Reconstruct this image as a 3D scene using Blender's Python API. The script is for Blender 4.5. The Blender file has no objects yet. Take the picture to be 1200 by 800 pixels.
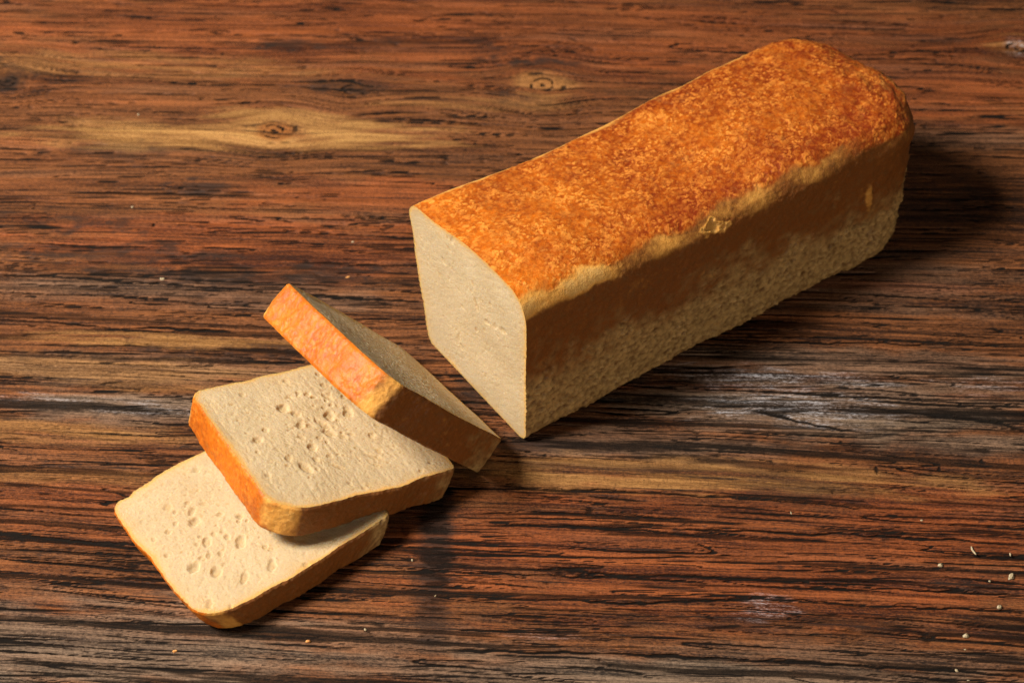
import bpy, math
import numpy as np
from mathutils import Vector, Matrix

# ------------------------------------------------------------------ camera
scene = bpy.context.scene
TH = math.radians(45.954)      # elevation of the camera above the table plane
DIST = 1.0832                  # metres from the aim point on the table
FPX = 2400.0                   # focal length in pixels of a 1200 px wide frame
cam_d = bpy.data.cameras.new("camera")
cam_d.sensor_width = 36.0
cam_d.lens = 36.0 * FPX / 1200.0
cam_d.clip_start = 0.05
cam_d.clip_end = 50.0
cam = bpy.data.objects.new("camera", cam_d)
scene.collection.objects.link(cam)
CAM = np.array([0.0, -DIST * math.cos(TH), DIST * math.sin(TH)])
cam.location = CAM
cam.rotation_euler = (math.pi / 2 - TH, 0, 0)
cam_d.dof.use_dof = True
cam_d.dof.focus_distance = 0.985
cam_d.dof.aperture_fstop = 11.0
scene.camera = cam

# ------------------------------------------------------------------ light
world = bpy.data.worlds.new("World")
scene.world = world
world.use_nodes = True
bg = world.node_tree.nodes["Background"]
bg.inputs[0].default_value = (1.0, 0.93, 0.84, 1)
bg.inputs[1].default_value = 0.06


def area_light(name, loc, aim, size, power, color):
    d = bpy.data.lights.new(name, 'AREA')
    d.shape = 'RECTANGLE'
    d.size, d.size_y = size
    d.energy = power
    d.color = color
    o = bpy.data.objects.new(name, d)
    o.location = loc
    o.rotation_euler = (Vector(aim) - Vector(loc)).to_track_quat('-Z', 'Y').to_euler()
    scene.collection.objects.link(o)
    return o


area_light("softbox_key", (-1.00, -0.24, 1.32), (0.02, 0.0, 0.03), (0.42, 0.42), 66.0, (1.0, 0.965, 0.92))
area_light("added_fill", (0.45, -1.30, 0.36), (0.05, 0.0, 0.04), (0.5, 0.3), 4.8, (1.0, 0.90, 0.76))  # unseen low front fill, added to brighten the loaf's dark long side

scene.view_settings.view_transform = 'Standard'
scene.view_settings.look = 'None'
scene.view_settings.exposure = 0.0
scene.view_settings.gamma = 1.0
scene.cycles.use_denoising = True
scene.cycles.denoising_prefilter = 'NONE'
scene.cycles.use_adaptive_sampling = False


# ------------------------------------------------------------------ maths
def smooth(a, b, x):
    t = np.clip((x - a) / (b - a), 0, 1)
    return t * t * (3 - 2 * t)


def _hash(ix, iy, seed):
    u = np.uint64
    h = (ix + 1048576).astype(u) * u(0x9E3779B97F4A7C15) + (iy + 1048576).astype(u) * u(0xC2B2AE3D27D4EB4F) + u((int(seed) * 0x165667B19E3779F9) & 0xFFFFFFFFFFFFFFFF)
    h = (h ^ (h >> u(30))) * u(0xBF58476D1CE4E5B9)
    h = (h ^ (h >> u(27))) * u(0x94D049BB133111EB)
    return ((h ^ (h >> u(31))) & u(0xFFFFFFFF)).astype(np.int64)


def perlin(x, y, seed=0):
    x = np.asarray(x, float); y = np.asarray(y, float)
    x, y = np.broadcast_arrays(x, y)
    ix = np.floor(x).astype(np.int64); iy = np.floor(y).astype(np.int64)
    fx = x - ix; fy = y - iy
    u = fx * fx * fx * (fx * (fx * 6 - 15) + 10)
    v = fy * fy * fy * (fy * (fy * 6 - 15) + 10)

    def g(a, b):
        ang = _hash(ix + a, iy + b, seed) * (2 * math.pi / 4294967296.0)
        return np.cos(ang) * (fx - a) + np.sin(ang) * (fy - b)
    n0 = g(0, 0) * (1 - u) + g(1, 0) * u
    n1 = g(0, 1) * (1 - u) + g(1, 1) * u
    return (n0 * (1 - v) + n1 * v) * 1.5


def fbm(x, y, seed=0, oct=4, gain=0.5):
    a, s, f = 1.0, 0.0, 1.0
    for k in range(oct):
        s = s + a * perlin(x * f, y * f, seed + 17 * k)
        a *= gain; f *= 2.03
    return s


def worley(x, y, seed=0):
    x = np.asarray(x, float); y = np.asarray(y, float)
    x, y = np.broadcast_arrays(x, y)
    ix = np.floor(x).astype(np.int64); iy = np.floor(y).astype(np.int64)
    f1 = np.full(x.shape, 9.0); f2 = np.full(x.shape, 9.0); idv = np.zeros(x.shape)
    for a in (-1, 0, 1):
        for b in (-1, 0, 1):
            h = _hash(ix + a, iy + b, seed)
            px = ix + a + (h & 0xFFFF) / 65536.0
            py = iy + b + ((h >> 16) & 0xFFFF) / 65536.0
            d = np.hypot(px - x, py - y)
            r = (_hash(ix + a, iy + b, seed + 91) & 0xFFFF) / 65536.0
            closer = d < f1
            f2 = np.where(closer, f1, np.minimum(f2, d))
            idv = np.where(closer, r, idv)
            f1 = np.where(closer, d, f1)
    return f1, f2, idv


def ground(px, py, z=0.0):
    """the table point that the photograph shows at a pixel (1200 x 800)"""
    c, s = math.cos(TH), math.sin(TH)
    d = np.array([(px - 600) / FPX, 0, 0]) + np.array([0, c, -s]) + (400 - py) / FPX * np.array([0, s, c])
    t = (z - CAM[2]) / d[2]
    return CAM + d * t


def rotvec(r):
    r = np.array(r, float); a = np.linalg.norm(r) + 1e-12; k = r / a
    K = np.array([[0, -k[2], k[1]], [k[2], 0, -k[0]], [-k[1], k[0], 0]])
    return np.eye(3) + math.sin(a) * K + (1 - math.cos(a)) * K @ K


# ------------------------------------------------------------------ mesh helpers
def grid_faces(nr, nc, wrap=False, flip=False):
    r = np.arange(nr - 1)[:, None]
    c = np.arange(nc if wrap else nc - 1)[None, :]
    c2 = (c + 1) % nc
    q = np.stack(np.broadcast_arrays(r * nc + c, r * nc + c2, (r + 1) * nc + c2, (r + 1) * nc + c), -1).reshape(-1, 4)
    return q[:, ::-1] if flip else q


def mesh_obj(name, verts, quads, mat, parent=None, attrs=None, vec_attrs=None, smooth_shade=True, tris=None):
    me = bpy.data.meshes.new(name)
    verts = np.ascontiguousarray(verts, dtype=np.float32)
    quads = np.ascontiguousarray(quads, dtype=np.int32)
    nq = len(quads)
    nt = 0 if tris is None else len(tris)
    me.vertices.add(len(verts))
    me.vertices.foreach_set("co", verts.ravel())
    loops = quads.ravel()
    starts = np.arange(nq) * 4
    if nt:
        tris = np.ascontiguousarray(tris, dtype=np.int32)
        starts = np.concatenate([starts, nq * 4 + np.arange(nt) * 3])
        loops = np.concatenate([loops, tris.ravel()])
    me.loops.add(len(loops))
    me.loops.foreach_set("vertex_index", loops.astype(np.int32))
    me.polygons.add(nq + nt)
    me.polygons.foreach_set("loop_start", starts.astype(np.int32))
    me.update(calc_edges=True)
    me.polygons.foreach_set("use_smooth", np.full(nq + nt, smooth_shade, dtype=bool))
    for k, v in (attrs or {}).items():
        a = me.attributes.new(k, 'FLOAT', 'POINT')
        a.data.foreach_set("value", np.ascontiguousarray(v, dtype=np.float32).ravel())
    for k, v in (vec_attrs or {}).items():
        a = me.attributes.new(k, 'FLOAT_VECTOR', 'POINT')
        a.data.foreach_set("vector", np.ascontiguousarray(v, dtype=np.float32).ravel())
    me.materials.append(mat)
    o = bpy.data.objects.new(name, me)
    scene.collection.objects.link(o)
    o.parent = parent
    return o


# ------------------------------------------------------------------ material helpers
class NT:
    def __init__(self, name):
        self.m = bpy.data.materials.new(name)
        self.m.use_nodes = True
        self.t = self.m.node_tree
        self.n = self.t.nodes
        self.b = self.n["Principled BSDF"]

    def link(self, a, b):
        self.t.links.new(a, b)

    def _in(self, sock, v):
        if hasattr(v, 'links'):
            self.link(v, sock)
        else:
            sock.default_value = v

    def attr(self, name, vec=False):
        a = self.n.new('ShaderNodeAttribute'); a.attribute_name = name
        return a.outputs['Vector'] if vec else a.outputs['Fac']

    def math(self, op, a, b=0.0, clamp=False):
        m = self.n.new('ShaderNodeMath'); m.operation = op; m.use_clamp = clamp
        self._in(m.inputs[0], a); self._in(m.inputs[1], b)
        return m.outputs[0]

    def mix(self, f, a, b, mode='MIX'):
        m = self.n.new('ShaderNodeMix'); m.data_type = 'RGBA'; m.blend_type = mode
        self._in(m.inputs[0], f)
        for s, v in ((m.inputs[6], a), (m.inputs[7], b)):
            if hasattr(v, 'links'):
                self.link(v, s)
            else:
                s.default_value = (*v, 1)
        return m.outputs[2]

    def rng(self, v, a, b, c=0.0, d=1.0):
        m = self.n.new('ShaderNodeMapRange'); m.clamp = True; m.interpolation_type = 'SMOOTHSTEP'
        self._in(m.inputs[0], v)
        for i, q in enumerate((a, b, c, d)):
            m.inputs[1 + i].default_value = q
        return m.outputs[0]

    def scale(self, vec, s):
        m = self.n.new('ShaderNodeVectorMath'); m.operation = 'MULTIPLY'
        self.link(vec, m.inputs[0]); m.inputs[1].default_value = s
        return m.outputs[0]

    def noise(self, vec, sc, detail=4.0, rough=0.55):
        t = self.n.new('ShaderNodeTexNoise')
        self.link(self.scale(vec, sc), t.inputs['Vector'])
        t.inputs['Scale'].default_value = 1.0; t.inputs['Detail'].default_value = detail
        t.inputs['Roughness'].default_value = rough
        return t.outputs['Fac']

    def voronoi(self, vec, sc, feature='F1', rand=1.0):
        t = self.n.new('ShaderNodeTexVoronoi'); t.feature = feature
        self.link(self.scale(vec, sc), t.inputs['Vector'])
        t.inputs['Scale'].default_value = 1.0; t.inputs['Randomness'].default_value = rand
        return t.outputs[0]

    def bump(self, h, strength, dist, normal=None):
        b = self.n.new('ShaderNodeBump')
        b.inputs['Strength'].default_value = strength
        b.inputs['Distance'].default_value = dist
        self.link(h, b.inputs['Height'])
        if normal is not None:
            self.link(normal, b.inputs['Normal'])
        return b.outputs[0]

    def done(self, color, rough, normal=None, spec=0.5, sss=0.0, radius=(1, .5, .2), scale=0.002):
        p = self.b
        self._in(p.inputs['Base Color'], color if hasattr(color, 'links') else (*color, 1))
        self._in(p.inputs['Roughness'], rough)
        self._in(p.inputs['Specular IOR Level'], spec)
        if normal is not None:
            self.link(normal, p.inputs['Normal'])
        if sss:
            p.inputs['Subsurface Weight'].default_value = sss
            p.inputs['Subsurface Radius'].default_value = radius
            p.inputs['Subsurface Scale'].default_value = scale
        return self.m


def wood_material():
    n = NT("weathered_stained_wood")
    g = n.attr("grain", True)                      # (along, across, 0) in metres, bent round the knots
    tone, red, grey = n.attr("tone"), n.attr("red"), n.attr("grey")
    pale, dirt, white, knot = n.attr("pale"), n.attr("dirt"), n.attr("white"), n.attr("knot")
    fib = n.noise(g, (8, 1000, 1), 6, 0.75)
    fib2 = n.noise(g, (34, 520, 1), 5, 0.7)
    speck = n.noise(g, (420, 1500, 1), 5, 0.75)
    fib3 = n.noise(g, (4.5, 330, 1), 4, 0.6)
    fine = n.math('ADD', n.math('ADD', n.math('MULTIPLY', fib, 0.45), n.math('MULTIPLY', fib2, 0.33)), n.math('MULTIPLY', fib3, 0.22))
    t = n.math('ADD', tone, n.math('ADD', n.math('MULTIPLY', n.math('SUBTRACT', fine, 0.5), 5.0), n.math('MULTIPLY', n.math('SUBTRACT', speck, 0.5), 2.6)), True)
    brown = n.mix(t, (0.020, 0.0070, 0.0027), (0.260, 0.088, 0.026))
    redc = n.mix(t, (0.036, 0.0082, 0.0027), (0.325, 0.082, 0.0200))
    greyc = n.mix(t, (0.020, 0.013, 0.008), (0.240, 0.160, 0.100))
    palec = n.mix(t, (0.180, 0.072, 0.018), (0.470, 0.235, 0.068))
    c = n.mix(red, brown, redc)
    c = n.mix(grey, c, greyc)
    c = n.mix(pale, c, palec)
    c = n.mix(knot, c, n.mix(t, (0.060, 0.020, 0.006), (0.300, 0.100, 0.022)))
    tick = n.noise(g, (1000, 190, 1), 3, 0.6)
    c = n.mix(n.math('MULTIPLY', n.rng(tick, 0.54, 0.68), 0.35), c, (0.030, 0.014, 0.007))
    hair = n.noise(g, (6.5, 760, 1), 3, 0.55)
    hmask = n.rng(n.noise(g, (22, 90, 1), 3, 0.6), 0.40, 0.60)
    c = n.mix(n.math('MULTIPLY', n.math('MULTIPLY', n.rng(hair, 0.575, 0.635), hmask), 0.9), c, (0.012, 0.007, 0.004))
    char = n.rng(n.math('ADD', n.math('MULTIPLY', n.noise(g, (130, 420, 1), 5, 0.7), 1.0), n.math('MULTIPLY', n.noise(g, (20, 70, 1), 3, 0.6), 0.8)), 1.02, 1.16)
    c = n.mix(n.math('MULTIPLY', n.math('MULTIPLY', char, n.attr('worn')), 0.7), c, (0.016, 0.010, 0.007))
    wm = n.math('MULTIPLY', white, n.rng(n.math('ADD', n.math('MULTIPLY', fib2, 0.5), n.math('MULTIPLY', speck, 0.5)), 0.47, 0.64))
    c = n.mix(n.math('MULTIPLY', n.attr('stain'), n.rng(fine, 0.72, 0.45, 0.45, 1.0)), c, (0.030, 0.016, 0.010))
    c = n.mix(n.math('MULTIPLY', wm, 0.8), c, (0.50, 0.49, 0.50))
    dm = n.math('ADD', dirt, n.math('MULTIPLY', n.math('SUBTRACT', n.math('ADD', n.math('MULTIPLY', speck, 0.5), n.math('MULTIPLY', fib, 0.5)), 0.5), n.math('ADD', 0.7, n.math('MULTIPLY', n.attr('worn'), 1.5))))
    dm = n.math('MULTIPLY', n.rng(dm, 0.28, 0.80), n.rng(dirt, 0.02, 0.25))
    c = n.mix(dm, c, (0.012, 0.009, 0.007))
    h = n.math('SUBTRACT', n.math('ADD', fine, n.math('MULTIPLY', speck, 0.35)), n.math('MULTIPLY', dm, 0.6))
    nor = n.bump(h, 0.9, 0.0018)
    rough = n.math('ADD', 0.40, n.math('ADD', n.math('MULTIPLY', fine, 0.25), n.math('MULTIPLY', dm, 0.3)))
    return n.done(c, rough, nor, n.math('MULTIPLY', n.math('SUBTRACT', 1.0, n.math('MULTIPLY', dm, 0.85)), 0.14))


def crust_material():
    n = NT("baked_crust")
    q = n.attr("surf", True)                       # (along, round, seed) in metres
    top, shred, dark, blist = n.attr("top"), n.attr("shred"), n.attr("dark"), n.attr("blister")
    big = n.noise(q, (55, 55, 1), 4, 0.6)
    mid = n.noise(q, (300, 300, 1), 4, 0.65)
    fine = n.noise(q, (1400, 1400, 1), 4, 0.7)
    bake = n.math('ADD', n.math('MULTIPLY', n.math('SUBTRACT', big, 0.5), 0.9), n.math('MULTIPLY', n.math('SUBTRACT', mid, 0.5), 1.7))
    bake = n.math('ADD', n.attr("bake"), bake, True)
    topc = n.mix(bake, (0.53, 0.122, 0.006), (0.170, 0.020, 0.003))
    topc = n.mix(n.math('MULTIPLY', blist, 1.05, True), topc, n.mix(bake, (0.70, 0.275, 0.042), (0.50, 0.145, 0.019)))
    side = n.mix(n.math('ADD', dark, n.math('MULTIPLY', n.math('SUBTRACT', mid, 0.5), 1.2), True),
                 n.mix(n.math('ADD', n.math('MULTIPLY', n.rng(mid, 0.35, 0.65), 0.5), n.math('MULTIPLY', n.attr('relief'), 0.5)), (0.13, 0.056, 0.015), (0.60, 0.37, 0.130)), n.mix(mid, (0.105, 0.031, 0.006), (0.290, 0.094, 0.018)))
    shc = n.mix(mid, (0.52, 0.225, 0.040), (0.70, 0.415, 0.130))
    tt = n.rng(n.math('ADD', top, n.math('MULTIPLY', n.math('SUBTRACT', mid, 0.5), 0.5)), 0.22, 0.78)
    c = n.mix(tt, side, topc)
    sv = n.math('ADD', shred, n.math('ADD', n.math('MULTIPLY', n.math('SUBTRACT', mid, 0.5), 0.5), n.math('MULTIPLY', n.math('SUBTRACT', big, 0.5), 0.7)))
    c = n.mix(n.rng(sv, 0.05, 0.55), c, n.mix(mid, (0.62, 0.240, 0.030), (0.70, 0.36, 0.085)))
    c = n.mix(n.rng(sv, 0.40, 1.0), c, shc)
    c = n.mix(n.math('MULTIPLY', n.rng(fine, 0.56, 0.75), 0.22), c, (0.66, 0.32, 0.070))
    nor = n.bump(n.math('ADD', n.math('MULTIPLY', mid, 1.0), n.math('MULTIPLY', fine, 0.35)), 0.55, 0.0012)
    rough = n.math('ADD', n.math('ADD', 0.27, n.math('MULTIPLY', fine, 0.2)), n.math('MULTIPLY', n.math('MULTIPLY', n.math('SUBTRACT', 1.0, tt), n.math('SUBTRACT', 1.0, dark)), 0.16))
    n.link(n.math('MULTIPLY', tt, 0.04), n.b.inputs['Coat Weight'])
    n.b.inputs['Coat Roughness'].default_value = 0.32
    return n.done(c, rough, nor, 0.20, 0.08, (1.0, 0.35, 0.08), 0.002)


def crumb_material():
    n = NT("white_bread_crumb")
    q = n.attr("surf", True)
    rim, pore = n.attr("rim"), n.attr("pore")
    big = n.noise(q, (70, 70, 1), 3, 0.5)
    mid = n.noise(q, (620, 620, 1), 5, 0.75)
    cells = n.voronoi(q, (950, 950, 1))
    c = n.mix(n.math('ADD', n.math('MULTIPLY', big, 0.5), n.math('MULTIPLY', mid, 0.5)), (0.33, 0.222, 0.105), (0.575, 0.435, 0.258))
    c = n.mix(n.math('MULTIPLY', n.rng(n.voronoi(q, (700, 820, 1)), 0.30, 0.05), n.rng(n.noise(q, (160, 160, 1), 3, 0.6), 0.42, 0.60, 0.0, 0.55)), c, (0.40, 0.265, 0.115))  # tan specks: the shade of tiny open cells put into the colour
    c = n.mix(n.math('MULTIPLY', pore, 0.75), c, (0.45, 0.290, 0.130))  # pore interiors tinted darker, hole shade painted over the same crumb
    c = n.mix(rim, c, (0.56, 0.300, 0.085))
    h = n.math('ADD', n.math('MULTIPLY', mid, 1.0), n.math('MULTIPLY', cells, 0.6))
    nor = n.bump(h, 0.34, 0.0008)
    return n.done(c, 0.72, nor, 0.15, 0.85, (1.0, 0.66, 0.36), 0.0055)


def plain_material(name, a, b, rough=0.7):
    n = NT(name)
    tc = n.n.new('ShaderNodeTexCoord').outputs['Object']
    k = n.noise(tc, (900, 900, 900), 4, 0.6)
    return n.done(n.mix(n.rng(k, 0.35, 0.65), a, b), rough, n.bump(k, 0.6, 0.0006), 0.3, 0.2, (1, .6, .3), 0.001)


MAT_WOOD = wood_material()
MAT_CRUST = crust_material()
MAT_CRUMB = crumb_material()

# ------------------------------------------------------------------ table
def table():
    xs = np.concatenate([np.linspace(-1.0, -0.44, 40)[:-1], np.linspace(-0.44, 0.44, 560), np.linspace(0.44, 1.0, 40)[1:]])
    ys = np.concatenate([np.linspace(-0.7, -0.27, 60)[:-1], np.linspace(-0.27, 0.02, 560)[:-1], np.linspace(0.02, 0.36, 430), np.linspace(0.36, 0.9, 60)[1:]])
    X, Y = np.meshgrid(xs, ys)

    def pix(px, py, rx, ry):
        c = ground(px, py)
        ex = ground(px + rx, py)[0] - c[0]
        ey = (ground(px, py - ry)[1] - ground(px, py + ry)[1]) / 2
        return c[0], c[1], ex, ey

    # grain coordinate: boards run along x with a slight downhill drift to the right, bending round the knots
    tilt = 0.030 + 0.035 * smooth(0.12, -0.2, Y)
    V = Y + tilt * X + 0.0040 * perlin(X / 0.30, Y / 0.06, 3) + 0.0009 * perlin(X / 0.07, Y / 0.02, 4)
    knots = [(322, 153, 54, 22, .66), (636, 98, 52, 22, .70), (410, 104, 36, 14, .7), (8, 94, 44, 18, .8), (1192, 56, 46, 18, .8)]
    kn = np.zeros_like(X); ring = np.zeros_like(X)
    for i, (px, py, rx, ry, a) in enumerate(knots):
        cx, cy, ex, ey = pix(px, py, rx, ry)
        dx, dy = (X - cx) / ex, (Y - cy) / ey
        V = V - (Y - cy) * a * np.exp(-(dx * dx) - (dy * dy) * 0.45)
        r = np.hypot(dx * 1.9, dy * 1.5) + 0.10 * perlin(X / 0.012, Y / 0.012, 50 + i)
        core = smooth(1.05, 0.55, r)
        kn = np.maximum(kn, core * (0.85 if i not in (1, 4) else 0.15))
        ring = np.maximum(ring, core * smooth(0.1, 0.8, np.sin(r * 17 + 2.0 * perlin(X / 0.01, Y / 0.01, 65 + i)) * 0.6 + perlin(r * 7, np.arctan2(dy, dx) * 0.6, 60 + i)) * 0.95)
        ring = np.maximum(ring, smooth(0.20, 0.06, np.abs(r - 0.95)) * smooth(-0.1, 0.4, perlin(X / 0.01, Y / 0.008, 70 + i)) * 0.75)
        ring = np.maximum(ring, smooth(0.18, 0.05, np.hypot(dx * 1.6, dy * 1.6 + 0.1)) * 0.9)

    def patches(lst, seed, fuzz=0.35, s=0.035):
        m = np.zeros_like(X)
        w = fbm(X / s, V / (s * 0.22), seed, 4)
        for px, py, rx, ry, amp in lst:
            cx, cy, ex, ey = pix(px, py, rx, ry)
            d = np.hypot((X - cx) / ex, (Y + 0.045 * (X - cx) - cy) / ey) + fuzz * w
            m = np.maximum(m, amp * smooth(1.25, 0.45, d))
        return m

    grey = patches([(960, 475, 330, 46, .85), (1000, 425, 320, 22, .7), (150, 480, 190, 22, .8), (140, 430, 220, 22, .45), (110, 760, 330, 60, .85),
                    (800, 795, 620, 30, .8), (420, 760, 200, 50, .45), (200, 340, 260, 26, .4), (1180, 520, 160, 16, .7), (760, 520, 180, 26, .6),
                    (1000, 330, 230, 40, .4), (1130, 160, 120, 20, .3), (1050, 770, 300, 20, .5)], 11)
    red = patches([(860, 650, 460, 90, .9), (1100, 610, 200, 50, .95), (300, 285, 300, 42, .85), (600, 40, 900, 60, .75), (1050, 90, 240, 60, .85),
                   (250, 50, 400, 40, .35), (120, 590, 220, 50, .5), (560, 640, 110, 70, .75), (950, 458, 300, 6, .95), (1060, 335, 190, 8, .9), (450, 230, 200, 26, .7)], 12)
    pale = patches([(220, 160, 190, 17, 1.0), (430, 158, 120, 17, 1.0), (330, 138, 90, 12, .9), (120, 142, 60, 8, .5), (638, 98, 40, 17, .5), (180, 398, 200, 9, .8), (120, 75, 240, 16, .35), (780, 556, 340, 22, .75),
                    (1196, 52, 46, 14, .8), (50, 505, 200, 14, .5), (100, 430, 230, 16, .45), (70, 560, 160, 12, .35), (560, 120, 120, 10, .3), (200, 452, 160, 9, .35)], 13)
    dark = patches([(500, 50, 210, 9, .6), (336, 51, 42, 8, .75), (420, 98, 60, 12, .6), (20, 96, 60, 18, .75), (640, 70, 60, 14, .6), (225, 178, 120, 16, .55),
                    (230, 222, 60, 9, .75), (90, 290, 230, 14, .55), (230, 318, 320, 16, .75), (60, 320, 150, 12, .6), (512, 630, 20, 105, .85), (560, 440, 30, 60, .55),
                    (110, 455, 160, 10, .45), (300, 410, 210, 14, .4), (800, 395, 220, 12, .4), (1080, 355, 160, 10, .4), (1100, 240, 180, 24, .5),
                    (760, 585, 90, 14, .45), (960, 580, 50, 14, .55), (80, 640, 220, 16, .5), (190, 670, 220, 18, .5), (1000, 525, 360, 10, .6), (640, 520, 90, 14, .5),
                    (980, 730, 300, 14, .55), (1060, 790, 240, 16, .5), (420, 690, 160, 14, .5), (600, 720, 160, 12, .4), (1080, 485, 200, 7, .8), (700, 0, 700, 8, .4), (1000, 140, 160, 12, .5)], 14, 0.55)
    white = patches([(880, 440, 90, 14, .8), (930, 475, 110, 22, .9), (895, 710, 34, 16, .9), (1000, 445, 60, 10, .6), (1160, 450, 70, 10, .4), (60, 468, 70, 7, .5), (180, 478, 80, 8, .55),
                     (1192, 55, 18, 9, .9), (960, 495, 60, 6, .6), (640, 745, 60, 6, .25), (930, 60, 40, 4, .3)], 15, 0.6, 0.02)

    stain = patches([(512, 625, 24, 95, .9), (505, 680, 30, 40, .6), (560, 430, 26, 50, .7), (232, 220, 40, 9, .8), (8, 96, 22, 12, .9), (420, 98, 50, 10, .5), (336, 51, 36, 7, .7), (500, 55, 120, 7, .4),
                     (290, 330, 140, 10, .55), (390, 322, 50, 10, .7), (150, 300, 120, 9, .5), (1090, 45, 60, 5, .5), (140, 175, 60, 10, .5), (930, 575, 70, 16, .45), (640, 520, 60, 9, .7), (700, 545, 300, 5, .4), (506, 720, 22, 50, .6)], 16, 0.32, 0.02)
    soot = patches([(90, 262, 120, 14, .8), (60, 300, 150, 16, .8), (190, 296, 130, 16, .85), (250, 322, 200, 14, .95), (390, 316, 70, 12, .9), (225, 218, 60, 12, .95), (120, 178, 80, 10, .6),
                    (170, 178, 40, 14, .7), (336, 51, 46, 9, 1.0), (410, 100, 60, 12, .9), (22, 90, 40, 14, .95), (10, 70, 30, 8, .7), (620, 72, 60, 11, 1.0), (596, 108, 30, 14, .8), (540, 52, 130, 8, .6), (690, 112, 30, 14, .5), (330, 352, 200, 8, .5), (60, 415, 140, 8, .6), (300, 415, 180, 12, .7),
                    (110, 486, 160, 8, .6), (930, 575, 80, 18, .6), (660, 522, 110, 12, .85), (860, 515, 240, 12, .6), (1100, 530, 140, 10, .6), (140, 690, 180, 14, .5), (60, 750, 120, 12, .5), (1010, 742, 200, 14, .5), (1120, 230, 160, 30, .5)], 17, 0.5, 0.03)
    stain = np.maximum(stain, soot * smooth(-0.25, 0.55, fbm(X / 0.014, Y / 0.008, 59, 5, 0.65)))
    nicks = np.zeros_like(X)
    for px, py, l in ((762, 545, 7), (836, 543, 9), (1027, 551, 9), (1101, 548, 6), (902, 508, 5), (700, 549, 5), (908, 560, 5), (640, 535, 6), (1150, 540, 6), (988, 517, 4), (975, 575, 5)):
        c = ground(px, py); ey = abs(ground(px, py - l)[1] - c[1])
        xo = 0.0012 * perlin(Y / 0.004, X * 0 + px, 58)
        nicks = np.maximum(nicks, smooth(1.0, 0.4, np.hypot((X - c[0] - xo) / 0.0011, (Y - c[1]) / ey)))
    tone = 0.49 + 0.07 * smooth(0.0, 0.2, Y) + 0.30 * fbm(X / 0.20, V / 0.011, 21, 3) + 0.16 * perlin(X / 0.09, V / 0.0035, 25)
    red = np.clip(red + 0.25 * fbm(X / 0.18, V / 0.018, 31, 2), 0, 1)
    grey = np.clip(grey + 0.22 * fbm(X / 0.15, V / 0.012, 33, 2) - 0.05, 0, 1)

    # cracks: long pointed black slits along the grain, closer together and bolder towards the camera
    worn = smooth(0.12, -0.06, Y)

    def slit(lx, ly, width, seed):
        n0 = perlin(X / lx, V / ly, seed)
        g0 = (perlin(X / lx, V / ly + 0.05, seed) - n0) / (0.05 * ly)
        w = width * (0.35 + 0.9 * smooth(-0.4, 0.6, perlin(X / 0.045, V / 0.004, seed + 300)))
        return smooth(1.0, 0.4, np.abs(n0) / np.maximum(np.abs(g0), 25.0) / w)
    crackA = slit(0.20, 0.0085, 0.00085, 41) * smooth(-0.05, 0.30, perlin(X / 0.085, V / 0.013, 42) + 0.12 * worn)
    crackC = slit(0.09, 0.0030, 0.00050, 143) * smooth(-0.15, 0.25, perlin(X / 0.05, V / 0.006, 144) + 0.10 * worn)
    crackB = slit(0.13, 0.0048, 0.00065, 43) * smooth(0.02, 0.35, perlin(X / 0.060, V / 0.008, 44) + 0.10 * worn)
    sm = fbm(X / 0.20, V / 0.0060, 45, 3)
    smear = smooth(0.22, 0.55, sm + 0.12 * perlin(X / 0.012, V / 0.0016, 46) + 0.05 * worn)
    pits = smooth(0.42, 0.7, perlin(X / 0.011, V / 0.0045, 47)) * smooth(0.0, 0.5, perlin(X / 0.07, V / 0.02, 48))
    # a few named long cracks
    named = np.zeros_like(X)
    for pts, wd in (([(0, 320), (160, 330), (330, 342), (480, 352)], .0010), ([(0, 342), (140, 347), (300, 358)], .0008), ([(0, 627), (90, 632), (150, 640), (230, 652)], .0014),
                    ([(600, 567), (760, 575), (900, 585), (1010, 594)], .0010), ([(560, 612), (800, 618), (960, 624), (1200, 636)], .0012), ([(690, 616), (780, 622), (850, 630)], .0012),
                    ([(600, 664), (760, 672), (900, 678), (1200, 697)], .0011), ([(470, 668), (640, 672), (820, 680)], .0010), ([(520, 760), (700, 764), (900, 772), (1200, 790)], .0014),
                    ([(560, 700), (760, 704), (900, 700), (1200, 716)], .0011), ([(1070, 482), (1140, 490), (1200, 502)], .0016), ([(880, 478), (950, 495), (1010, 505)], .0014),
                    ([(760, 452), (900, 458), (1060, 466), (1200, 474)], .0009), ([(860, 400), (1000, 400), (1200, 405)], .0010), ([(0, 372), (100, 380), (280, 388)], .0011),
                    ([(940, 72), (1010, 64), (1080, 58), (1160, 62)], .0012)):
        g = np.array([ground(*p) for p in pts])
        yc = np.interp(X, g[:, 0], g[:, 1]) + 0.0014 * perlin(X / 0.02, X * 0 + wd * 7000, 49) + 0.0005 * perlin(X / 0.005, X * 0 + wd * 9000, 50)
        endm = smooth(g[0, 0] - 0.02, g[0, 0] + 0.02, X) * smooth(g[-1, 0] + 0.02, g[-1, 0] - 0.02, X)
        w = wd * (0.75 + 0.6 * perlin(X / 0.03, X * 0 + wd * 5000, 51))
        named = np.maximum(named, smooth(1.0, 0.35, np.abs(Y - yc) / np.maximum(w, 1e-4)) * endm)
    dark_break = dark * smooth(-0.35, 0.35, fbm(X / 0.030, V / 0.0045, 52, 4) + 0.25)
    cracks = np.clip(np.maximum.reduce([crackA * 0.95, crackB * 0.85, crackC * 0.85, named, nicks * 0.9]), 0, 1)
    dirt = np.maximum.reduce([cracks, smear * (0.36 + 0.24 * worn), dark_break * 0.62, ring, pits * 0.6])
    dirt = dirt * (1 - 0.75 * np.clip(pale, 0, 1) * (1 - ring))
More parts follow.
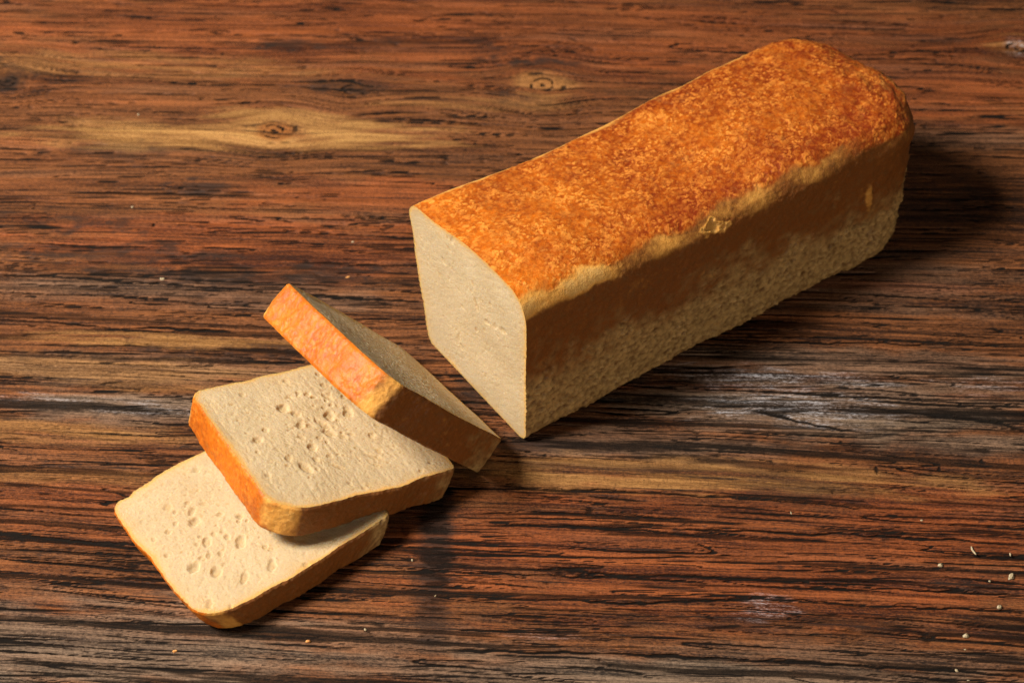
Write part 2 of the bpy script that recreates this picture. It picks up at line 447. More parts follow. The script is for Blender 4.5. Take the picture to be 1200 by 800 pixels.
    pale = pale * smooth(-0.95, 0.15, fbm(X / 0.09, V / 0.006, 57, 3))
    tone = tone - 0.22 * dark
    Z = -0.0013 * np.maximum(crackA * 0.8, named) - 0.0007 * crackB - 0.0004 * smear - 0.0006 * pits - 0.0004 * ring
    Z += 0.00030 * fbm(X / 0.05, V / 0.0030, 53, 3) + 0.0005 * perlin(X / 0.3, V / 0.03, 54)
    Z -= Z.max() * 0 + 0.0004
    ny, nx = X.shape
    verts = np.stack([X, Y, Z], -1).reshape(-1, 3)
    q = grid_faces(ny, nx)
    # slab edges and underside
    idx = np.arange(ny * nx).reshape(ny, nx)
    loop = np.concatenate([idx[0, :], idx[1:, -1], idx[-1, -2::-1], idx[-2:0:-1, 0]])
    low = verts[loop].copy(); low[:, 2] = -0.04
    base = len(verts)
    k = np.arange(len(loop)); k2 = (k + 1) % len(loop)
    skirt = np.stack([loop[k], base + k, base + k2, loop[k2]], -1)
    verts = np.concatenate([verts, low])
    ext = lambda A: np.concatenate([A.ravel(), A.ravel()[loop]])
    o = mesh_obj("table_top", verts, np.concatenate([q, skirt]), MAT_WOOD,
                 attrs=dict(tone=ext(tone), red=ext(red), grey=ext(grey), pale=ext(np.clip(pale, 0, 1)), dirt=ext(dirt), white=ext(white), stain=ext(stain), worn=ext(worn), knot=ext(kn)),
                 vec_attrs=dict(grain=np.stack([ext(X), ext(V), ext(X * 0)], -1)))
    o["kind"] = "structure"
    o["label"] = "weathered reddish brown wooden table top with black cracks, knots and grey worn patches"
    return o


table()


# ------------------------------------------------------------------ bread
def profile(W, H, r_top, r_bot, dome, N, bulge=0.0, r_far=None):
    """closed outline of a tin loaf, counted from the middle of the base; returns (v, h), outward normal, arc length"""
    pts = []

    def arc(cx, cy, r, a0, a1, k=40):
        for t in np.linspace(a0, a1, k):
            pts.append((cx + r * math.cos(t), cy + r * math.sin(t)))
    w = W / 2
    r_far = r_top if r_far is None else r_far
    pts.append((0, 0))
    arc(w - r_bot, r_bot, r_bot, -math.pi / 2, 0)
    for t in np.linspace(0.05, 0.95, 30):
        pts.append((w, r_bot + (H - r_bot - r_top) * t))
    arc(w - r_top, H - r_top, r_top, 0, math.pi / 2)
    for t in np.linspace(0.02, 0.98, 60):
        v = (w - r_top) * (1 - t) - (w - r_far) * t
        pts.append((v, H))
    arc(-(w - r_far), H - r_far, r_far, math.pi / 2, math.pi)
    for t in np.linspace(0.95, 0.05, 30):
        pts.append((-w, r_bot + (H - r_bot - r_far) * t))
    arc(-(w - r_bot), r_bot, r_bot, math.pi, 1.5 * math.pi)
    p = np.array(pts)
    p[:, 1] += dome * (1 - (p[:, 0] / w) ** 2) * smooth(H * 0.6, H, p[:, 1])
    p[:, 0] *= 1 + bulge * np.sin(np.clip(p[:, 1] / H, 0, 1) * math.pi)
    pc = np.vstack([p, p[:1]])
    s = np.concatenate([[0], np.cumsum(np.hypot(*np.diff(pc, axis=0).T))])
    st = np.linspace(0, s[-1], N, endpoint=False)
    v = np.interp(st, s, pc[:, 0]); h = np.interp(st, s, pc[:, 1])
    dv = np.roll(v, -1) - np.roll(v, 1); dh = np.roll(h, -1) - np.roll(h, 1)
    l = np.hypot(dv, dh) + 1e-12
    nrm = np.stack([dh / l, -dv / l], -1)
    for _ in range(6):
        nrm = (np.roll(nrm, 1, 0) + nrm * 2 + np.roll(nrm, -1, 0)) / 4
    return np.stack([v, h], -1), nrm, st


def crust_fields(U, S, NV, NH, HF, seed, front_wave=0.0, rough_side=1.0, dark_at=0.52):
    """colour zones and relief on the crust; U along the loaf, S round it, NH upward part of the normal, HF height fraction"""
    wav = 0.22 * perlin(U / 0.035, S * 0 + seed, seed) + 0.10 * fbm(U / 0.012, S / 0.012, seed + 1, 3) + front_wave
    wav = wav * smooth(1.0, 0.96, NH)
    nh = NH + wav
    top = smooth(0.60, 0.97, nh)
    shred = (0.62 + 0.5 * perlin(U / 0.022, S * 0 + 2.5 * seed, seed + 61)) * smooth(0.18, 0.48, nh) * (1 - smooth(0.66, 0.94, nh)) * smooth(0.5, 0.75, HF)
    hb = HF + 0.17 * fbm(U / 0.045, S / 0.04, seed + 2, 3) + 0.10 * fbm(U / 0.008, S / 0.008, seed + 32, 2)
    dark = smooth(dark_at - 0.20, dark_at + 0.20, hb)
    dark = np.maximum(dark, 0.35 * smooth(0.10, 0.0, HF))
    f1, f2, rid = worley(U / 0.0032 + 0.25 * perlin(U / .006, S / .006, seed + 5), S / 0.0028 + 0.25 * perlin(U / .006, S / .006, seed + 6), seed + 7)
    g1, g2, rid2 = worley(U / 0.0017, S / 0.0015, seed + 8)
    bl = smooth(0.48, 0.22, f1) * (rid > 0.30) * (0.4 + 0.6 * rid)
    bl2 = smooth(0.42, 0.18, g1) * (rid2 > 0.6) * 0.7
    wu = 0.6 * fbm(U / .006, S / .007, seed + 25, 3); wv = 0.6 * fbm(U / .006, S / .007, seed + 26, 3)
    k1, k2, kid = worley(U / 0.0037 + wu, S / 0.0030 + wv, seed + 27)
    m1, m2, mid_ = worley(U / 0.0018 + wu, S / 0.0015 + wv, seed + 28)
    patch = smooth(-0.5, 0.5, fbm(U / 0.02, S / 0.02, seed + 29, 3) + 0.1)
    blister = np.maximum(smooth(0.10, 0.35, k2 - k1) * np.clip(kid * 2.4 - 1.3, 0, 1) * 0.9, smooth(0.06, 0.30, m2 - m1) * np.clip(mid_ * 2.0 - 0.7, 0, 1))
    blister = np.maximum(blister, 0.5 * bl2) * (0.35 + 0.65 * patch)
    bake = 0.50 + 0.25 * fbm(U / 0.06, S / 0.04, seed + 9, 3)
    side_rel = fbm(U / 0.0034, S / 0.0025, seed + 11, 3)
    ridg = 1 - np.abs(perlin(U / 0.0050, S / 0.0040, seed + 12)) * 1.8
    low = (1 - dark) * (1 - top) * (1 - shred)
    disp = 0.0011 * fbm(U / 0.05, S / 0.04, seed + 13, 2)
    disp += top * (0.00030 * blister + 0.00016 * fbm(U / .006, S / .006, seed + 14, 3))
    clump = 0.35 + 1.0 * smooth(-0.5, 0.6, fbm(U / 0.018, S / 0.014, seed + 33, 2))
    side_rel = side_rel * clump
    relief = np.clip(0.5 + 0.55 * side_rel + 0.35 * (ridg - 0.6), 0, 1)
    disp += low * rough_side * (0.0009 * side_rel + 0.0005 * (ridg - 0.5))
    disp += (1 - low) * (1 - top) * (1 - np.clip(shred * 1.5, 0, 1)) * 0.00030 * side_rel
    disp += shred * (0.00035 * fbm(U / 0.020, S / 0.010, seed + 15, 2))
    return top, shred, dark, blister, bake, disp, relief


def crumb_face(P, centre, origin_fn, K, pores, seed, amp, edge_soft=0.012, knife=0.0, depth_dir=1.0):
    """fills outline P (N,2) with loops; returns (v,h,depth) and attributes.  depth > 0 sinks into the bread"""
    N = len(P)
    rr = 1 - np.linspace(0, 1, K) ** 1.0
    rr[-1] = 0.004
    A = centre[None, None, :] + rr[:, None, None] * (P - centre)[None]
    v, h = A[..., 0], A[..., 1]
    d = np.zeros_like(v); pore = np.zeros_like(v)
    inner = smooth(1.0, 0.90, rr)[:, None] * np.ones(N)[None]
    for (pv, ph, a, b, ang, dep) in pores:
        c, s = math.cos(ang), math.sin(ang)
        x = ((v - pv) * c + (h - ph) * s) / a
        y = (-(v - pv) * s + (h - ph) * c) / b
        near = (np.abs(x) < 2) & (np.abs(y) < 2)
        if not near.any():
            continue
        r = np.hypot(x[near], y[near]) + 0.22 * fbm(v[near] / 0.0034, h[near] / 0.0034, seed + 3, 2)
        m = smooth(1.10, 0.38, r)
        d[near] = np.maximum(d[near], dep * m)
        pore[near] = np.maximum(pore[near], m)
    wx = 0.5 * perlin(v / 0.0026, h / 0.0026, seed + 31); wy = 0.5 * perlin(v / 0.0026, h / 0.0026, seed + 32)
    f1, f2, rid = worley(v / 0.0034 + wx, h / 0.0024 + wy, seed + 21)
    g1, g2, rid2 = worley(v / 0.0017 + wx, h / 0.0014 + wy, seed + 22)
    clus = smooth(-0.35, 0.45, fbm(v / 0.02, h / 0.02, seed + 23, 2) + 0.1)
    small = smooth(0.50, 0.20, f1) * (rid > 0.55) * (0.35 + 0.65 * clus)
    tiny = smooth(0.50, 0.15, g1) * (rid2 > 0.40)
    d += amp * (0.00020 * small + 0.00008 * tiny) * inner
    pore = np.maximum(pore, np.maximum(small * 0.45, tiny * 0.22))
    d += inner * amp * (0.00012 * fbm(v / 0.0032, h / 0.0032, seed + 24, 4, 0.6) + 0.0007 * perlin(v / 0.03, h / 0.03, seed + 25))
    if knife:
        kk = h + 0.06 * v + 0.0018 * perlin(v / 0.03, h / 0.03, seed + 26)
        ph_ = (kk / 0.0135) % 1.0
        d += inner * knife * smooth(0.12, 0.0, np.minimum(ph_, 1 - ph_)) * smooth(-0.3, 0.3, perlin(v / 0.03, np.floor(kk / 0.0135) * 3.7, seed + 27) + 0.1)
    dist_edge = (1 - rr)[:, None] * np.hypot(*(P - centre).T)[None]
    wob = 1 + 0.5 * fbm(v / 0.01, h / 0.01, seed + 28, 2)
    rim = smooth(0.0026, 0.0003, dist_edge / wob) * 0.9 + 0.25 * smooth(0.010, 0.0, dist_edge / wob)
    return v, h, d, np.clip(rim, 0, 1), np.clip(pore, 0, 1)


def random_pores(seed, W, H, n, lo, hi, aspect=1.5):
    rg = np.random.default_rng(seed)
    out = []
    for _ in range(n):
        v = rg.normal(0, W * 0.24); h = H * 0.48 + rg.normal(0, H * 0.23)
        if abs(v) > W * 0.45 or not (H * 0.06 < h < H * 0.94):
            continue
        b = lo + (hi - lo) * rg.random() ** 2.5
        out.append((v, h, b * (1 + (aspect - 1) * rg.random()), b, rg.random() * 3.14, b * (0.3 + 0.35 * rg.random())))
    return out


def thing(name, label, cat, group=None):
    o = bpy.data.objects.new(name, None)
    o.empty_display_size = 0.02
    scene.collection.objects.link(o)
    o["label"] = label
    o["category"] = cat
    if group:
        o["group"] = group
    return o


def finish_root(root, M4):
    root.matrix_world = Matrix([list(r) for r in M4])


def fill_mesh(name, v, h, d, to3d, rim, pore, seed, root, mat, flip=False):
    K, N = v.shape
    X = to3d(v, h, d)
    verts = X.reshape(-1, 3)
    q = grid_faces(K, N, wrap=True, flip=flip)
    c = verts[-N:].mean(0)
    ci = len(verts)
    k = np.arange(N)
    a, b = (K - 1) * N + k, (K - 1) * N + (k + 1) % N
    tri = np.stack([a, b, np.full(N, ci)], -1)
    if flip:
        tri = tri[:, ::-1]
    e = lambda A: np.append(A.ravel(), A.ravel()[-1])
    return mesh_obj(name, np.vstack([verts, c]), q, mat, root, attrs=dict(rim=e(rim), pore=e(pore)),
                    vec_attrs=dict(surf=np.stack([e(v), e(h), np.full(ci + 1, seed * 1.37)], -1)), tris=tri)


def make_slice(W, H, T, r_top, r_bot, dome, seed, pores, label, M4, K=120, knife=0.0, warp=None, back_K=40, amp=1.0, group="cut slices of bread", notch=0.0, r_far=None, shear=0.0, under=0.0):
    """local frame: x = v (across), y = h (base to top crust), z = thickness, seen face at z = 0, other face at z = -T"""
    root = thing("bread_slice", label, "bread slice", group)
    N = 640
    P, nrm, S = profile(W, H, r_top, r_bot, dome, N, r_far=r_far)
    # hand-made unevenness of the outline
    low = 0.0016 * fbm(P[:, 0] / 0.03, P[:, 1] / 0.03, seed + 40, 2)
    P = P + nrm * low[:, None]
    if notch:
        dn = np.hypot(P[:, 0] - (-W / 2 + 0.004), P[:, 1] - (H - 0.010))
        P = P - nrm * (notch * smooth(0.006, 0.001, dn))[:, None]
    M = 34
    Z = np.linspace(0, -T, M)
    U = (Z + seed * 0.11)[:, None] * np.ones(N)[None]
    SS = S[None] * np.ones(M)[:, None]
    NH = nrm[:, 1][None] * np.ones(M)[:, None]
    HF = (P[:, 1] / H)[None] * np.ones(M)[:, None]
    top, shred, dark, blis, bake, disp, rel = crust_fields(U, SS, None, NH, HF, seed, rough_side=0.35, dark_at=0.06)
    shred = shred * 0.85
    bake = bake - 0.30
    blis = blis * 0.4
    # cut edges of the crust are rounded over by the knife a little
    edge = np.minimum(-Z, Z + T)[:, None]
    disp = disp - 0.0008 * smooth(0.0012, 0.0, edge)
    disp = disp - 0.0009 * smooth(T * .5, 0, edge) * 0.3 + 0.00020 * fbm(U / 0.003, SS / 0.003, seed + 44, 3)
    v = P[:, 0][None] + nrm[:, 0][None] * disp
    h = P[:, 1][None] + nrm[:, 1][None] * disp
    h = h - shear * (-Z / T)[:, None] * smooth(0.35, 1.0, h / H) + under * ((-Z / T) ** 1.5)[:, None] * smooth(0.6, 0.0, h / H)
    bend = warp if warp else (lambda v, h: 0 * v)
    verts = np.stack([v, h, Z[:, None] + bend(v, h)], -1).reshape(-1, 3)
    mesh_obj("crust", verts, grid_faces(M, N, wrap=True, flip=True), MAT_CRUST, root,
             attrs=dict(top=top, shred=shred, dark=dark, blister=blis, bake=bake, relief=rel),
             vec_attrs=dict(surf=np.stack([U, SS, np.full(U.shape, seed * 0.731)], -1).reshape(-1, 3)))
    centre = np.array([0.0, H * 0.5])
    rag = lambda row: np.stack([v[row], h[row]], -1)
    vv, hh, d, rim, pore = crumb_face(rag(0), centre, None, K, pores, seed, amp, knife=knife)
    fill_mesh("crumb", vv, hh, d, lambda a, b, c: np.stack([a, b, -c + bend(a, b)], -1), rim, pore, seed, root, MAT_CRUMB)
    vv, hh, d, rim, pore = crumb_face(rag(M - 1), centre, None, back_K, [], seed + 5, 0.6)
    fill_mesh("crumb", vv, hh, d, lambda a, b, c: np.stack([a, b, -T + c + bend(a, b)], -1), rim, pore, seed + 5, root, MAT_CRUMB, flip=True)
    finish_root(root, M4)
    return root


def make_loaf():
    W, H, L = 0.0990, 0.0895, 0.266
    N, M = 680, 460
    seed = 5
    root = thing("bread_loaf", "large uncut tin loaf with glossy orange top crust and one cut end", "bread loaf")
    P, nrm, S = profile(W, H, 0.0140, 0.006, 0.0022, N, r_far=0.011)
    R = 0.032
    # stations: even along the loaf, then round over the far end
    n_end = 70
    u1 = np.linspace(0, L - R, M - n_end, endpoint=False)
    t = np.linspace(0, math.pi / 2 * 0.985, n_end)
    u = np.concatenate([u1, L - R + R * np.sin(t)])
    inset = np.concatenate([u1 * 0, R * (1 - np.cos(t)) * 0.85])
    arc_u = np.concatenate([u1, L - R + R * t])
    U = arc_u[:, None] * np.ones(N)[None]
    SS = S[None] * np.ones(M)[:, None]
    NHx = nrm[:, 1][None] * np.cos(np.concatenate([u1 * 0, t]))[:, None] + 0.0
    HF = (P[:, 1] / H)[None] * np.ones(M)[:, None]
    endw = smooth(L * 0.62, L * 0.95, u)[:, None]
    top, shred, dark, blis, bake, disp, rel = crust_fields(U, SS, None, NHx, HF, seed)
    # the far end is baked harder: the pale torn band narrows and reddens there
    far = (P[:, 0] < 0)[None]
    shred = np.where(far, np.clip(shred * 1.5, 0, 1) * smooth(L - 0.028, L - 0.055, u)[:, None], shred * (1 - 0.8 * endw)) * np.where(far, 1.0, 0.52 + 0.50 * smooth(0.09, 0.01, u)[:, None] + 0.50 * perlin(U / 0.03, U * 0, 91))
    top = np.maximum(top, endw * smooth(0.35, 0.6, NHx) * smooth(0.7, 0.9, HF))
    bake = bake + 0.12 * endw + 0.28 * smooth(0.03, 0.12, u)[:, None] - 0.14 * smooth(0.05, 0.0, u)[:, None]
    disp = disp + endw * (0.0009 * fbm(U / 0.014, SS / 0.012, 88, 2))
    # torn blister on the shoulder of the near long side
    v0 = P[:, 0]
    k = np.argmin(np.hypot(v0 - W / 2 * 0.95, P[:, 1] - H * 0.92))
    dt = np.hypot((U - 0.118 + 0.6 * (SS - S[k])) / 0.0062, (SS - S[k]) / 0.0034) + 0.75 * fbm(U / 0.006, SS / 0.005, 77, 3)
    disp = disp - 0.0012 * smooth(1.0, 0.45, dt) + 0.0002 * smooth(0.4, 0.0, np.abs(dt - 1.02))
    shred = np.maximum(shred, 0.75 * smooth(1.6, 0.9, dt))
    # pale scar on the near long side towards the far end
    k2 = np.argmin(np.hypot(v0 - W / 2, P[:, 1] - H * 0.58))
    ds = np.hypot((U - 0.222 + 0.15 * (SS - S[k2])) / 0.0028, (SS - S[k2]) / 0.011) + 0.3 * perlin(U / 0.005, SS / 0.005, 78)
    shred = np.maximum(shred, 0.35 * smooth(1.1, 0.5, ds)); disp = disp + 0.0008 * smooth(1.2, 0.4, ds)
    # section changes along the length
    hs = 1 - 0.058 * smooth(0.00, 0.095, u) + 0.038 * smooth(0.09, 0.20, u)
    ws = 1 - 0.022 * np.sin(np.clip(u / 0.19, 0, 1) * math.pi) + 0.035 * smooth(0.12, 0.24, u)
    v = (P[:, 0][None] + nrm[:, 0][None] * disp)
    h = (P[:, 1][None] + nrm[:, 1][None] * disp)
    sw = ws * (W / 2 - inset) / (W / 2)
    v = v * sw[:, None]
    hh = h * hs[:, None]
    topdrop = inset * 0.34; bot = inset * 0.25
    hh = bot[:, None] + hh * ((H - topdrop - bot) / H)[:, None]
    # base sits on the table; sides lean out a touch towards the top, left shoulder overhangs
    v = v + (0.0105 * smooth(0.75, 0.0, HF) - 0.0035 * smooth(0.7, 1.0, HF)) * smooth(0.0, -W / 2, P[:, 0])[None] * (1 - endw)
    Uu = u[:, None] * np.ones(N)[None] + 0.0 * v
    Uu = Uu + smooth(L - R, L, u)[:, None] * disp
    hh = hh * (1 + (0.095 - 0.045 * smooth(0.02, 0.16, u)[:, None]) * smooth(-W / 2, W * 0.30, P[:, 0])[None] * smooth(0.25, 0.95, HF))
    hh = np.maximum(hh, 0.0002)
    # y' = along, x' = across
    verts = np.stack([v, Uu, hh], -1).reshape(-1, 3)
    # end cap
    ci = len(verts)
    verts = np.vstack([verts, verts[-N:].mean(0) + np.array([0, 0.0012, 0])])
    kk = np.arange(N)
    tri = np.stack([(M - 1) * N + (kk + 1) % N, (M - 1) * N + kk, np.full(N, ci)], -1)
    e = lambda A: np.append(A.ravel(), A.ravel()[-1])
    mesh_obj("crust", verts, grid_faces(M, N, wrap=True), MAT_CRUST, root,
             attrs=dict(top=e(top), shred=e(shred), dark=e(dark), blister=e(blis), bake=e(bake), relief=e(rel)),
             vec_attrs=dict(surf=np.stack([e(U), e(SS), np.full(ci + 1, 3.3)], -1)), tris=tri)
    Pf = np.stack([v[0], hh[0]], -1)
    centre = np.array([0.0, H * 0.5])
    pores = [(a, b, c_, d_, e_, f_ * 0.5) for a, b, c_, d_, e_, f_ in random_pores(72, W * 1.2, H * 1.2, 46, 0.0010, 0.0024, 2.2)]
    vv, h2, d, rim, pore = crumb_face(Pf, centre, None, 130, pores, 31, 0.75)
    fill_mesh("crumb", vv, h2, d, lambda a, b, c: np.stack([a, c - 0.0004 * 0, b], -1), rim, pore * 0.7, 31, root, MAT_CRUMB, flip=True)
    # place: near lower corner and heading of the long axis
    ang = 0.6165
    ca, sa = math.cos(ang), math.sin(ang)
    corner = np.array([0.0069, -0.0709])
    along = np.array([ca, sa]); across = np.array([sa, -ca])       # across points to the near long side
    org = corner - across * (W / 2)
    M4 = np.eye(4)
    M4[:2, 0] = across; M4[:2, 1] = along; M4[:2, 3] = org
    M4[2, 3] = -0.0004
    # x=across, y=along, z=up must be right handed: across x along = up ?
    finish_root(root, M4)
    return root


make_loaf()


def slice_matrix(origin, Mrot, W, H):
    """fit frame: u runs from top crust to base, w from near side to far side, n out of the seen face"""
    u, w, n = Mrot[:, 0], Mrot[:, 1], Mrot[:, 2]
    M4 = np.eye(4)
    M4[:3, 0] = -w            # local x (v): towards the near side
    M4[:3, 1] = -u            # local y (h): towards the top crust
    M4[:3, 2] = n
    M4[:3, 3] = origin + u * H + w * (W / 2)
    return M4


def px_pores(M4, lst, seed):
    """pores seen in the photograph, put on the face plane of the slice they belong to"""
    R3 = M4[:3, :3]; o = M4[:3, 3]; n = R3[:, 2]
    out = []
    c, s = math.cos(TH), math.sin(TH)
    for px, py, a, b, ang in lst:
        d = np.array([(px - 600) / FPX, 0, 0]) + np.array([0, c, -s]) + (400 - py) / FPX * np.array([0, s, c])
        t = ((o - CAM) @ n) / (d @ n)
        q = R3.T @ (CAM + d * t - o)
        out.append((q[0], q[1], a * 1.25, b * 1.3, ang, b * 0.60))
    return out


# slice lying flat on the table
W1, H1, T1 = 0.0925, 0.106, 0.0165
Rz = rotvec((0, 0, 0.6611))
M1 = slice_matrix(np.array([-0.1385, -0.1972, T1 + 0.0004]), Rz, W1, H1)
pores1 = px_pores(M1, [(225, 598, .0028, .0014, .9), (227, 611, .0026, .0024, 1.2), (242, 634, .0028, .0018, .5), (282, 634, .0034, .0020, .6), (227, 664, .0026, .0026, 0),
                       (253, 669, .0032, .0024, .8), (238, 654, .0014, .0010, 0), (245, 707, .0026, .0014, .6), (250, 625, .0016, .0010, .3), (286, 676, .0034, .0016, .7),
                       (318, 662, .0040, .0016, .6), (197, 623, .0014, .0012, 0), (180, 632, .0014, .0010, .4), (281, 605, .0020, .0016, .4), (266, 628, .0016, .0013, .1),
                       (270, 712, .0018, .0010, .5), (195, 651, .0014, .0010, 0), (310, 640, .0016, .0012, .3), (205, 600, .0012, .0010, 0), (258, 648, .0015, .0012, 0)], 1)
pores1 += [(a, b, c_, d_, e_, f_ * 0.6) for a, b, c_, d_, e_, f_ in random_pores(111, W1 * 1.25, H1 * 1.1, 34, 0.0009, 0.0024)]
pores1 += random_pores(101, W1, H1, 120, 0.0004, 0.0017)
make_slice(W1, H1, T1, 0.016, 0.006, 0.0020, 201, pores1, "bottom bread slice lying flat on the table at the lower left", M1, notch=0.0022, r_far=0.009, shear=0.0060, under=0.0075)

# slice resting on it, tilted
W2, H2, T2 = 0.0905, 0.101, 0.0188
R2 = rotvec((-0.0522, 0.2824, 0.5726))
M2 = slice_matrix(np.array([-0.1065, -0.1576, 0.0475]), R2, W2, H2)
pores2 = px_pores(M2, [(332, 478, .0030, .0026, 1.0), (347, 485, .0022, .0020, .4), (352, 498, .0024, .0018, .8), (378, 496, .0044, .0016, -.6), (386, 506, .0040, .0022, -.5), (386, 486, .0030, .0024, .3),
                       (408, 483, .0028, .0022, .6), (302, 515, .0028, .0018, 1.2), (338, 537, .0018, .0016, .2), (358, 548, .0040, .0022, -.4), (366, 523, .0024, .0020, .5), (440, 534, .0046, .0012, -.9),
                       (436, 509, .0022, .0014, .8), (397, 546, .0040, .0009, -.8), (505, 540, .0009, .0009, 0), (379, 450, .0016, .0014, .3), (311, 503, .0016, .0014, 0), (370, 537, .0016, .0012, 0), (384, 464, .0030, .0014, -.4), (350, 460, .0015, .0012, 0)], 2)
pores2 += [(a, b, c_, d_, e_, f_ * 0.6) for a, b, c_, d_, e_, f_ in random_pores(112, W2 * 1.25, H2 * 1.1, 34, 0.0009, 0.0024)]
pores2 += random_pores(102, W2, H2, 120, 0.0004, 0.0017)
make_slice(W2, H2, T2, 0.020, 0.004, 0.0024, 202, pores2, "middle bread slice with many holes, propped on the slice below", M2, knife=0.00020, r_far=0.006, under=0.004,
           warp=lambda v, h: -0.0012 * (v / 0.045) ** 2)

# slice leaning steeply against the middle one
W3, H3, T3 = 0.0905, 0.104, 0.0205
R3 = rotvec((-0.3498, 0.8751, 0.5947))
M3 = slice_matrix(np.array([-0.0539, -0.1178, 0.0955]), R3, W3, H3)
pores3 = random_pores(103, W3, H3, 160, 0.0004, 0.0014)
make_slice(W3, H3, T3, 0.016, 0.004, 0.0015, 203, pores3, "bread slice leaning steeply between the loaf and the other slices", M3, r_far=0.004)


# ------------------------------------------------------------------ crumbs on the table
MAT_BIT = plain_material("pale_bread_bit", (0.32, 0.23, 0.12), (0.46, 0.37, 0.23))
MAT_BIT2 = plain_material("toasted_crust_bit", (0.46, 0.17, 0.04), (0.68, 0.34, 0.10))


def crumb_bit(px, py, size, mat, label, seed, stretch=(1, 1, 0.8), rot=0.0):
    rg = np.random.default_rng(seed)
    nu, nv = 9, 12
    th = np.linspace(0.12, math.pi - 0.12, nu); ph = np.linspace(0, 2 * math.pi, nv, endpoint=False)
    T_, P_ = np.meshgrid(th, ph, indexing='ij')
    r = 1 + 0.28 * rg.normal(size=T_.shape)
    r = (r + np.roll(r, 1, 1) + np.roll(r, -1, 1)) / 3 + 0.12 * rg.normal(size=T_.shape)
    x = r * np.sin(T_) * np.cos(P_); y = r * np.sin(T_) * np.sin(P_); z = r * np.cos(T_)
    c, s = math.cos(rot), math.sin(rot)
    x, y = x * stretch[0], y * stretch[1]
    x, y = c * x - s * y, s * x + c * y
    V = np.stack([x, y, z * stretch[2]], -1).reshape(-1, 3) * size * 0.60
    n0 = len(V)
    V = np.vstack([V, V[:nv].mean(0), V[-nv:].mean(0)])
    k = np.arange(nv); k2 = (k + 1) % nv
    tri = np.vstack([np.stack([np.full(nv, n0), k, k2], -1), np.stack([np.full(nv, n0 + 1), (nu - 1) * nv + k2, (nu - 1) * nv + k], -1)])
    V[:, 2] -= V[:, 2].min()
    o = mesh_obj("bread_crumb", V, grid_faces(nu, nv, wrap=True, flip=True), mat, tris=tri)
    g = ground(px, py)
    o.location = (g[0], g[1], -0.0010)
    o["label"] = label; o["category"] = "crumb"; o["group"] = "loose bread crumbs on the table"
    return o


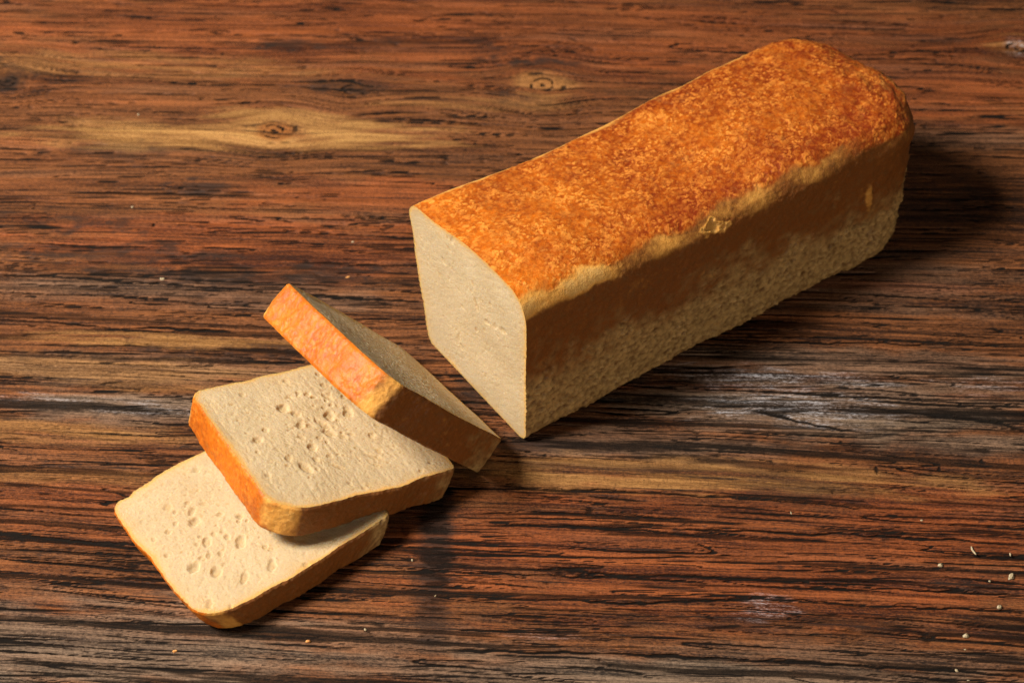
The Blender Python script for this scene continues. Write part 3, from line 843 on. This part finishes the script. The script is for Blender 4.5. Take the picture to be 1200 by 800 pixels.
BITS = [
    (190, 327, .0016, 0, "pale crumb on the wood above the leaning slice, towards the left edge", (1.4, .8, .7), .0),
    (155, 242, .0010, 0, "small pale crumb on the wood below the knot with the light band", (1.2, .8, .7), .3),
    (162, 134, .0013, 0, "pale crumb at the left end of the light band beside the knot", (1, 1, .6), .3),
    (413, 283, .0012, 0, "pale crumb on the wood left of the loaf's cut end", (1.2, .8, .6), .3),
    (408, 324, .0016, 1, "orange crust flake behind the leaning slice", (1.6, .6, .5), .4),
    (361, 751, .0015, 1, "orange crumb right of the bottom slice near the lower edge", (1.2, .9, .8), .2),
    (428, 737, .0011, 0, "pale crumb right of the bottom slice's lower corner", (.7, 1.1, .8), .2),
    (483, 655, .0009, 0, "tiny crumb beside the dark vertical stain", (.8, 1.2, .8), .2),
    (510, 697, .0008, 0, "tiny crumb at the foot of the dark vertical stain", (.6, 1.5, .6), -.6),
    (205, 762, .0014, 1, "orange crumb below the bottom slice near the lower left", (1.3, .8, .6), .5),
    (927, 600, .0010, 0, "thin pale crumb on the dark patch in the right half", (.5, 1.5, .6), .1),
    (1080, 609, .0011, 0, "pale crumb on the red wood at the right", (1, .8, .8), .1),
    (1102, 662, .0017, 0, "round pale crumb left of the curved sliver at the right edge", (1, 1, .8), .7),
    (1184, 649, .0012, 0, "small upright pale crumb at the right edge", (.6, 1.3, .8), .0),
    (1185, 675, .0022, 0, "largest pale crumb, at the right edge of the table", (.8, 1.3, .7), -.4),
    (1160, 680, .0009, 0, "tiny crumb left of the largest pale crumb", (1, 1, .8), .0),
    (1171, 711, .0016, 0, "pale crumb below the largest crumb at the right edge", (1.2, .9, .8), .5),
    (1132, 745, .0019, 0, "bright pale crumb on a black crack near the lower right", (1.3, .9, .8), .2),
    (1131, 760, .0009, 0, "tiny crumb just below the bright one near the lower right", (1.4, .7, .7), .0),
    (1121, 785, .0013, 0, "slim crumb near the bottom edge at the lower right", (.7, 1.2, .7), .6),
    (1135, 796, .0008, 0, "tiny crumb at the very bottom edge, lower right", (1.3, .7, .7), .0),
]
for i, (px, py, sz, kind, lab, st, ro) in enumerate(BITS):
    crumb_bit(px, py, sz, (MAT_BIT, MAT_BIT2)[kind], lab, 300 + i, st, ro)


def sliver():
    """curved pale sliver of crust at the right"""
    pts = [ground(*p) for p in ((1138, 640), (1139, 644), (1141, 647), (1144, 650))]
    pts = np.array(pts); o0 = pts.mean(0)
    nseg, nr = 16, 6
    tt = np.linspace(0, 1, nseg)
    cl = np.stack([np.interp(tt, np.linspace(0, 1, 4), pts[:, k] - o0[k]) for k in range(3)], -1)
    rad = 0.0005 * np.sqrt(np.clip(1 - (2 * tt - 1) ** 4, 0.05, 1))
    tang = np.gradient(cl, axis=0); tang /= np.linalg.norm(tang, axis=1)[:, None]
    side = np.cross(tang, [0, 0, 1])
    a = np.linspace(0, 2 * math.pi, nr, endpoint=False)
    V = cl[:, None] + rad[:, None, None] * (np.cos(a)[None, :, None] * side[:, None] + np.sin(a)[None, :, None] * np.array([0, 0, 1]))
    n0 = nseg * nr
    k = np.arange(nr); k2 = (k + 1) % nr
    V = np.vstack([V.reshape(-1, 3), cl[0], cl[-1]])
    tri = np.vstack([np.stack([np.full(nr, n0), k2, k], -1), np.stack([np.full(nr, n0 + 1), (nseg - 1) * nr + k, (nseg - 1) * nr + k2], -1)])
    o = mesh_obj("bread_crumb", V, grid_faces(nseg, nr, wrap=True), MAT_BIT, tris=tri)
    o.location = (o0[0], o0[1], 0.0003)
    o["label"] = "thin curved pale sliver on the red wood near the right edge"; o["category"] = "crumb"; o["group"] = "loose bread crumbs on the table"


sliver()
